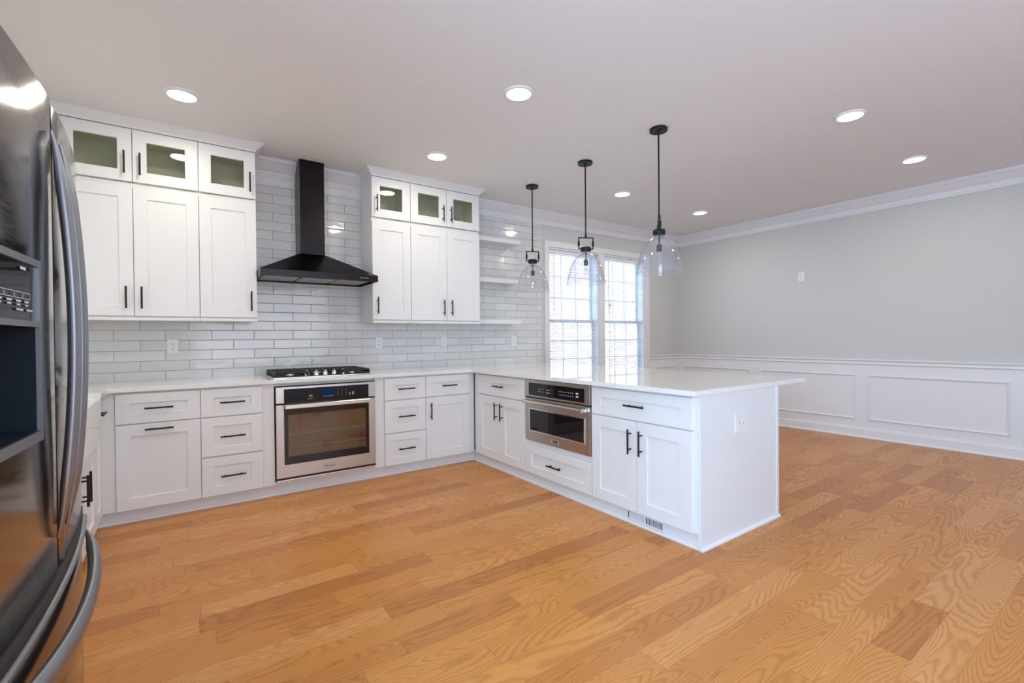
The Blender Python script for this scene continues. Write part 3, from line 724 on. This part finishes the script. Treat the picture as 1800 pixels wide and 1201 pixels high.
m.sweep(pts, [(-.0005, -.0009), (.0005, -.0009), (.0005, .0009), (-.0005, .0009)], (0, 1, 0)); m.build('logo_swirl', 'logo_dark', d)

# ------------------------------------------------------------------ built-in microwave in the peninsula (local x runs towards the viewer)
t = thing('built_in_microwave', 'stainless built-in microwave oven in the peninsula', 'microwave', (1.378, -1.4985, .372), -PI/2)
MB().box(.006, .756, .03, .50, .004, .498).build('body', 'gasket', t)
MB().box(0, .762, 0, .028, .363, .505, .003).build('control_fascia', 'steel', t)
p = MB().box(.052, .708, -.0022, -.0002, .377, .478, .0008).build('control_panel', 'black_glass', t)
m = MB()
for i in range(8):
    for j in range(2): m.box(.430+i*.022, .437+i*.022, -.0028, -.0023, .409+j*.024, .414+j*.024)
for j in range(2): m.box(.622, .648, -.0028, -.0023, .409+j*.022, .420+j*.022)
for i in range(5):
    for j in range(2): m.box(.175+i*.016, .185+i*.016, -.0028, -.0023, .412+j*.022, .4145+j*.022)
for i in range(2):
    for j in range(2): m.box(.285+i*.026, .302+i*.026, -.0028, -.0023, .409+j*.022, .414+j*.022)
m.build('panel_markings', 'marks', p)
MB().box(.002, .760, .004, .03, .352, .3625).build('vent_gap', 'gasket', t)
d = MB().box(0, .762, 0, .028, 0, .352, .003).build('door', 'steel', t)
m = MB().frame(.058, .712, .078, .270, .010, .010, -.0035, .0); m.build('window_bezel', 'steel_bright', d)
MB().box(.068, .702, -.0020, -.0003, .088, .260).build('window', 'black_glass', d)
m = MB().cyl((.030, -.050, .326), (.735, -.050, .326), .0125, 16)
for x in (.042, .722): m.box(x-.012, x+.012, -.060, -.0005, .312, .340, .004)
m.build('handle', 'steel_bright', d)
MB().frame(.339, .421, .022, .055, .003, .003, -.0022, -.0002).build('badge_frame', 'steel_bright', d)
text_mesh('badge_lettering', 'ZLINE', .022, 'logo_dark', d, (.380, -.0008, .0385))

# ------------------------------------------------------------------ refrigerator (local x towards the back wall, front faces +X)
FW_ = .92; BUL = .028; ZT = 1.705
t = thing('refrigerator', 'dark stainless french-door refrigerator at the left edge', 'refrigerator', (-1.215, -3.808, 0), PI/2)
def fy(x): return -BUL*(1-((x-FW_/2)/(FW_/2))**2)
MB().box(.006, FW_-.006, .075, .80, .02, ZT-.02, .004).build('cabinet_body', 'fridge_side', t)
def skin(x0, x1, z0, z1, hole=None, back=.066, nx=14, round_top=.0):
    xs_ = [x0+(x1-x0)*k/nx for k in range(nx+1)]; zs = [z0, z0+.006, z1-.006, z1]
    if hole:
        hx0, hx1, hz0, hz1 = hole; xs_ = sorted(set([round(x, 5) for x in xs_ if min(abs(x-hx0), abs(x-hx1)) > .008]+[hx0, hx1])); zs = sorted(zs+[hz0, hz1])
    m = MB(); nz = len(zs); vs = []
    for i, x in enumerate(xs_):
        for j, z in enumerate(zs):
            y = fy(x)
            if j in (0, nz-1): y += .005
            if i in (0, len(xs_)-1): y += .004
            vs.append((x, y, z))
    fs = []
    for i in range(len(xs_)-1):
        for j in range(nz-1):
            if hole and hx0-1e-6 <= xs_[i] and xs_[i+1] <= hx1+1e-6 and hz0-1e-6 <= zs[j] and zs[j+1] <= hz1+1e-6: continue
            fs.append((i*nz+j, (i+1)*nz+j, (i+1)*nz+j+1, i*nz+j+1))
    m.add(vs, fs, True)
    # sides
    E = [vs[i*nz] for i in range(len(xs_))]; T = [vs[i*nz+nz-1] for i in range(len(xs_))]
    for row in (E, T):
        m.add(row+[(p[0], back, p[2]) for p in row], [(k, k+1, k+1+len(row), k+len(row)) for k in range(len(row)-1)])
    for i in (0, len(xs_)-1):
        row = [vs[i*nz+j] for j in range(nz)]
        m.add(row+[(p[0], back, p[2]) for p in row], [(k, k+1, k+1+nz, k+nz) for k in range(nz-1)])
    m.add([(x0, back, z0), (x1, back, z0), (x1, back, z1), (x0, back, z1)], [(0, 1, 2, 3)])
    return m
SE = .458
HOLE = (.070, .318, 1.054, 1.363)
dl = skin(0, SE-.003, .765, ZT, HOLE).build('door', 'fridge', t)
dr = skin(SE+.003, FW_, .765, ZT).build('door', 'fridge', t)
dw = skin(0, FW_, .10, .742).build('freezer_drawer', 'fridge', t)
m = MB()
xs_ = [k*FW_/16 for k in range(17)]
m.sweep([(x, fy(x)+.008, .752) for x in xs_], [(-.01, -.011), (.01, -.011), (.01, .012), (-.01, .012)]); m.build('drawer_gasket', 'gasket', t)
m = MB(); m.sweep([(x, fy(x)-.004, .736) for x in xs_], [(-.008, -.005), (.005, -.005), (.007, .0), (.003, .005), (-.008, .005)]); m.build('drawer_lip', 'fridge_handle', dw)
MB().box(.01, FW_-.01, .03, .09, .012, .095, .004).build('kick_grille', 'fridge_side', t)
def seg(m_, x0, x1, y0, y1, z0, z1): m_.box(x0, x1, y0, y1, z0, z1)
def hsec(w_, d_): 
    return [(w_*math.cos(a), d_*math.sin(a)) for a in [2*PI*k/14 for k in range(14)]]
def door_handle(x, z0, z1, parent):
    m = MB(); N = 36; pts = []; scl = []
    for k in range(N+1):
        u = k/N; z = z0+(z1-z0)*u; bb = math.sin(PI*u)**.75
        pts.append((x, fy(x)-.003-.029*bb, z)); s = min(1, .25+1.9*math.sin(PI*u)); scl.append((s, s))
    m.sweep(pts, hsec(.0175, .0105), (1, 0, 0) if False else (0, 1, 0), scl); return m.build('handle', 'fridge_handle', parent)
door_handle(SE-.042, .842, 1.634, dl); door_handle(SE+.042, .842, 1.634, dr)
m = MB(); pts = []; scl = []
for k in range(41):
    u = k/40; x = .03+(FW_-.06)*u; bb = math.sin(PI*u)**.6
    pts.append((x, fy(x)-.004-.034*bb, .705-.030*bb)); s = min(1, .3+1.8*math.sin(PI*u)); scl.append((s, s))
m.sweep(pts, hsec(.013, .020), (0, 0, 1), scl); m.build('handle', 'fridge_handle', dw)
# dispenser: bezel follows the door, glass control area above, dark alcove below
hx0, hx1, hz0, hz1 = HOLE
dp = MB(); bw = .007
def bez(a0, a1, z0, z1): dp.add([(a0, fy(a0)-.004, z0), (a1, fy(a1)-.004, z0), (a1, fy(a1)-.004, z1), (a0, fy(a0)-.004, z1), (a0, fy(a0)+.02, z0), (a1, fy(a1)+.02, z0), (a1, fy(a1)+.02, z1), (a0, fy(a0)+.02, z1)], [(0, 1, 2, 3), (4, 7, 6, 5), (0, 4, 5, 1), (1, 5, 6, 2), (2, 6, 7, 3), (3, 7, 4, 0)])
bez(hx0-.004, hx0+bw, hz0-.004, hz1+.004); bez(hx1-bw, hx1+.004, hz0-.004, hz1+.004)
bez(hx0+bw, hx1-bw, hz0-.004, hz0+.014); bez(hx0+bw, hx1-bw, hz1-.008, hz1+.004); bez(hx0+bw, hx1-bw, 1.250, 1.260)
DP = dp.build('dispenser', 'fridge_handle', t)
a0, a1 = hx0+bw, hx1-bw
m = MB(); m.add([(a0, fy(a0)-.0005, 1.260), (a1, fy(a1)-.0005, 1.260), (a1, fy(a1)-.0005, hz1-.008), (a0, fy(a0)-.0005, hz1-.008), (a0, .03, 1.260), (a1, .03, 1.260), (a1, .03, hz1-.008), (a0, .03, hz1-.008)], [(0, 1, 2, 3), (4, 7, 6, 5), (0, 4, 5, 1), (1, 5, 6, 2), (2, 6, 7, 3), (3, 7, 4, 0)])
m.build('control_panel', 'black_glass', DP)
m = MB(); ax0, ax1, az0, az1 = a0+.001, a1-.001, hz0+.0145, 1.2495; yb = .062
vs = [(ax0, fy(ax0)+.002, az0), (ax1, fy(ax1)+.002, az0), (ax1, fy(ax1)+.002, az1), (ax0, fy(ax0)+.002, az1), (ax0+.015, yb, az0+.004), (ax1-.015, yb, az0+.004), (ax1-.015, yb, az1-.01), (ax0+.015, yb, az1-.01)]
m.add(vs, [(4, 5, 6, 7), (0, 1, 5, 4), (1, 2, 6, 5), (2, 3, 7, 6), (3, 0, 4, 7)]); m.build('alcove', 'disp_dark', DP)
MB().box((a0+a1)/2-.035, (a0+a1)/2+.035, .028, .036, 1.10, 1.20, .004).build('paddle', 'gasket', DP)
m = MB()
def on_panel(xa, xb, za, zb): m.add([(xa, fy(xa)-.0012, za), (xb, fy(xb)-.0012, za), (xb, fy(xb)-.0012, zb), (xa, fy(xa)-.0012, zb)], [(0, 1, 2, 3)])
wk = .0345
for k in range(5):
    xa = a0+.012+k*(wk+.0025); xb = xa+wk
    for (p0, p1, q0, q1) in ((xa, xb, 1.2945, 1.2955), (xa, xb, 1.304, 1.305), (xa, xa+.001, 1.2945, 1.305), (xb-.001, xb, 1.2945, 1.305)): on_panel(p0, p1, q0, q1)
    on_panel(xa+.006, xb-.008, 1.2885, 1.2915); on_panel(xa+.009, xb-.011, 1.283, 1.2855)
for xa in (a0+.13, a0+.175): on_panel(xa, xa+.03, 1.275, 1.278)
m.build('panel_markings', 'marks', DP)
m = MB(); on_panel(a1-.085, a1-.058, 1.342, 1.347); m.build('panel_label', 'marks', DP)

# ------------------------------------------------------------------ pendants over the peninsula
def pendant(label, X, Y, rot):
    t = thing('pendant_lamp', label, 'pendant lamp', (X, Y, 1.70), 0, 'clear glass pendants over the peninsula')
    H = ZC-1.70; Z = lambda z: z-1.70
    cn = MB().lathe([(.064, H-.024), (.066, H-.022), (.066, H-.003), (.063, H-.0005)], (0, 0, 0), 36)
    cn.lathe([(.013, H-.034), (.015, H-.024)], (0, 0, 0), 16); c_ = cn.build('ceiling_canopy', 'black', t)
    m = MB()
    for s in (-1, 1): m.lathe([(.004, H-.028), (.005, H-.024)], (s*.040*math.cos(rot+.6), s*.040*math.sin(rot+.6), 0), 10)
    m.build('screw', 'black', c_)
    MB().cyl((0, 0, Z(2.125)), (0, 0, H-.03), .0065).cyl((0, 0, Z(2.118)), (0, 0, Z(2.150)), .010).build('rod', 'black', t)
    # square yoke with thicker side swivels
    cx, sx = math.cos(rot), math.sin(rot); hw = .066; q = .0055
    m = MB(); P = lambda a, z: (a*cx, a*sx, Z(z))
    def bar(p0, p1, r): m.cyl(p0, p1, r, 10)
    bar(P(-hw-q, 2.122), P(hw+q, 2.122), q)
    for s in (-1, 1):
        bar(P(s*hw, 2.122), P(s*hw, 2.020), q); bar(P(s*hw, 2.090), P(s*hw, 2.045), .0105); bar(P(s*hw, 2.022), P(s*.044, 2.022), q)
    m.build('yoke', 'black', t)
    MB().lathe([(.044, Z(1.998)), (.047, Z(2.0)), (.047, Z(2.034)), (.044, Z(2.037)), (.012, Z(2.038))], (0, 0, 0), 32).build('shade_cap', 'black', t)
    MB().cyl((0, 0, Z(1.925)), (0, 0, Z(1.998)), .0055).lathe([(.020, Z(1.872)), (.020, Z(1.918)), (.013, Z(1.926))], (0, 0, 0), 20).build('socket', 'black', t)
    # glass bell: outer and inner wall
    prof = [(.036, 1.999), (.0365, 1.985), (.040, 1.977), (.058, 1.968), (.083, 1.950), (.108, 1.922), (.130, 1.885), (.148, 1.840), (.161, 1.790), (.170, 1.745), (.177, 1.706)]
    th = .0028
    full = [(r, Z(z)) for r, z in prof]+[(.1775, Z(1.703)), (.1760, Z(1.702))]+[(r-th, Z(z)-th*.3) for r, z in reversed(prof)]
    MB().lathe(full, (0, 0, 0), 64, caps=False).build('glass_shade', 'bell', t)
    b_ = MB().lathe([(.012, Z(1.873)), (.013, Z(1.862)), (.018, Z(1.842)), (.026, Z(1.815)), (.029, Z(1.795)), (.026, Z(1.775)), (.016, Z(1.760)), (.002, Z(1.755))], (0, 0, 0), 24, caps=False).build('bulb', 'bell', t)
    m = MB()
    for k in range(6):
        a = 2*PI*k/6; m.cyl((.007*math.cos(a), .007*math.sin(a), Z(1.845)), (.010*math.cos(a+.5), .010*math.sin(a+.5), Z(1.785)), .0006, 6)
    m.build('filament', 'filament', b_)
    return t
pendant('clear glass bell pendant over the peninsula nearest the tile wall, hanging before the tile edge', 2.045, -.760, math.radians(-20))
pendant('middle clear glass bell pendant over the peninsula, hanging before the left half of the window', 2.035, -1.560, math.radians(-28))
pendant('clear glass bell pendant over the peninsula nearest the viewer, largest of the three', 2.02, -2.370, math.radians(43))

# ------------------------------------------------------------------ recessed ceiling lights
LIGHTS = [(-.954, -.95, 'recessed ceiling light before the wall cabinets next to the refrigerator'),
          (.862, -.94, 'recessed ceiling light before the wall cabinets right of the hood'),
          (.830, -2.19, 'recessed ceiling light alone over the middle of the kitchen floor'),
          (3.05, -1.10, 'recessed ceiling light seen between the middle and the nearest pendant'),
          (4.50, -1.115, 'recessed ceiling light near the dining corner, right of the nearest pendant'),
          (3.00, -3.29, 'recessed ceiling light over the dining floor, highest in the right part of the picture'),
          (4.48, -3.28, 'recessed ceiling light closest to the cornice of the long right wall'),
          (-.954, -2.19, 'added recessed ceiling light above the floor beside the refrigerator, out of view'),  # this and the next are added as fill for floor and lower doors
          (-.10, -3.6, 'added recessed ceiling light over the kitchen before the viewer, out of view')]
for (X, Y, lab) in LIGHTS:
    t = thing('recessed_light', lab, 'ceiling light', (X, Y, ZC-.012), 0, 'round recessed ceiling lights')
    MB().lathe([(.078, .004), (.080, .0), (.088, .001), (.094, .007), (.095, .0118)], (0, 0, 0), 40, caps=False).build('trim_ring', 'trim', t)
    MB().lathe([(.001, .0045), (.0785, .0045), (.0785, .0075)], (0, 0, 0), 40, caps=True).build('diffuser', 'lamp', t)
    l = bpy.data.lights.new('downlight', 'AREA'); l.shape = 'DISK'; l.size = .152; l.energy = 6.2; l.color = (1.0, .95, .80)
    o = bpy.data.objects.new('downlight', l); COL.objects.link(o); o.parent = t; o.location = (0, 0, -.004)

# ------------------------------------------------------------------ outlets, vent
def outlet(label, loc, rotz, horiz=False, sideways=False):
    t = thing('wall_outlet', label, 'outlet', loc, rotz, 'white duplex outlets')
    w, h_ = (.0375, .058); T = (lambda a, b_: (b_, a)) if horiz else (lambda a, b_: (a, b_))
    def bx(m_, x0, x1, y0, y1, z0, z1, bev=0):
        if horiz: m_.box(z0, z1, y0, y1, x0, x1, bev)
        else: m_.box(x0, x1, y0, y1, z0, z1, bev)
    if sideways: w = .056; h_ = .064
    m = MB(); bx(m, -w, w, -.007, 0, -h_, h_, .0025); m.build('cover_plate', 'plastic', t)
    for s in (-1, 1):
        m = MB(); bx(m, -.017, .017, -.0090, -.0071, s*.0195-.0145, s*.0195+.0145, .001); so = m.build('socket', 'plastic', t)
        m = MB()
        bx(m, -.0075, -.0050, -.0095, -.0091, s*.0195-.001, s*.0195+.008); bx(m, .0050, .0075, -.0095, -.0091, s*.0195-.001, s*.0195+.007); bx(m, -.0025, .0025, -.0095, -.0091, s*.0195-.0095, s*.0195-.005)
        m.build('slots', 'slot', so)
    return t
outlet('white outlet in the tile left of the cooktop', (-1.032, -.0105, 1.176), 0)
outlet('white outlet in the tile directly right of the cooktop', (.654, -.0105, 1.182), 0)
outlet('white outlet in the tile below the tall double wall cabinet', (1.381, -.0105, 1.184), 0)
outlet('white outlet in the tile below the floating shelves', (2.325, -.0105, 1.178), 0)
outlet('white outlet high on the bare greige right wall', (XR-.0003, -1.849, 1.975), -PI/2)
outlet('white outlet lying sideways low on the wainscot near the baseboard', (XR-.0065, -1.640, .166), -PI/2, True)
outlet('white outlet with a wide square plate on the end panel of the peninsula', (1.833, -3.1030, .684), 0, True, True)
t = thing('toe_kick_register', 'white air register with dark louvers in the peninsula toe kick', 'vent', (1.4225, -2.545, .050), -PI/2)
MB().box(0, .315, -.004, 0, -.030, .030, .001).build('plate', 'cab', t)
for a, mt in ((.022, 'vent_dark'), (.168, 'vent_dark')):
    g = MB().box(a, a+.125, -.0046, -.0041, -.019, .021).build('louver_opening', mt, t)
    m = MB()
    for k in range(11): 
        x = a+.010+k*.0105
        m.box(x, x+(.0085 if a < .1 else .0042), -.0062, -.0047, -.019, .021)
    m.build('louver_fins', 'cab', g)
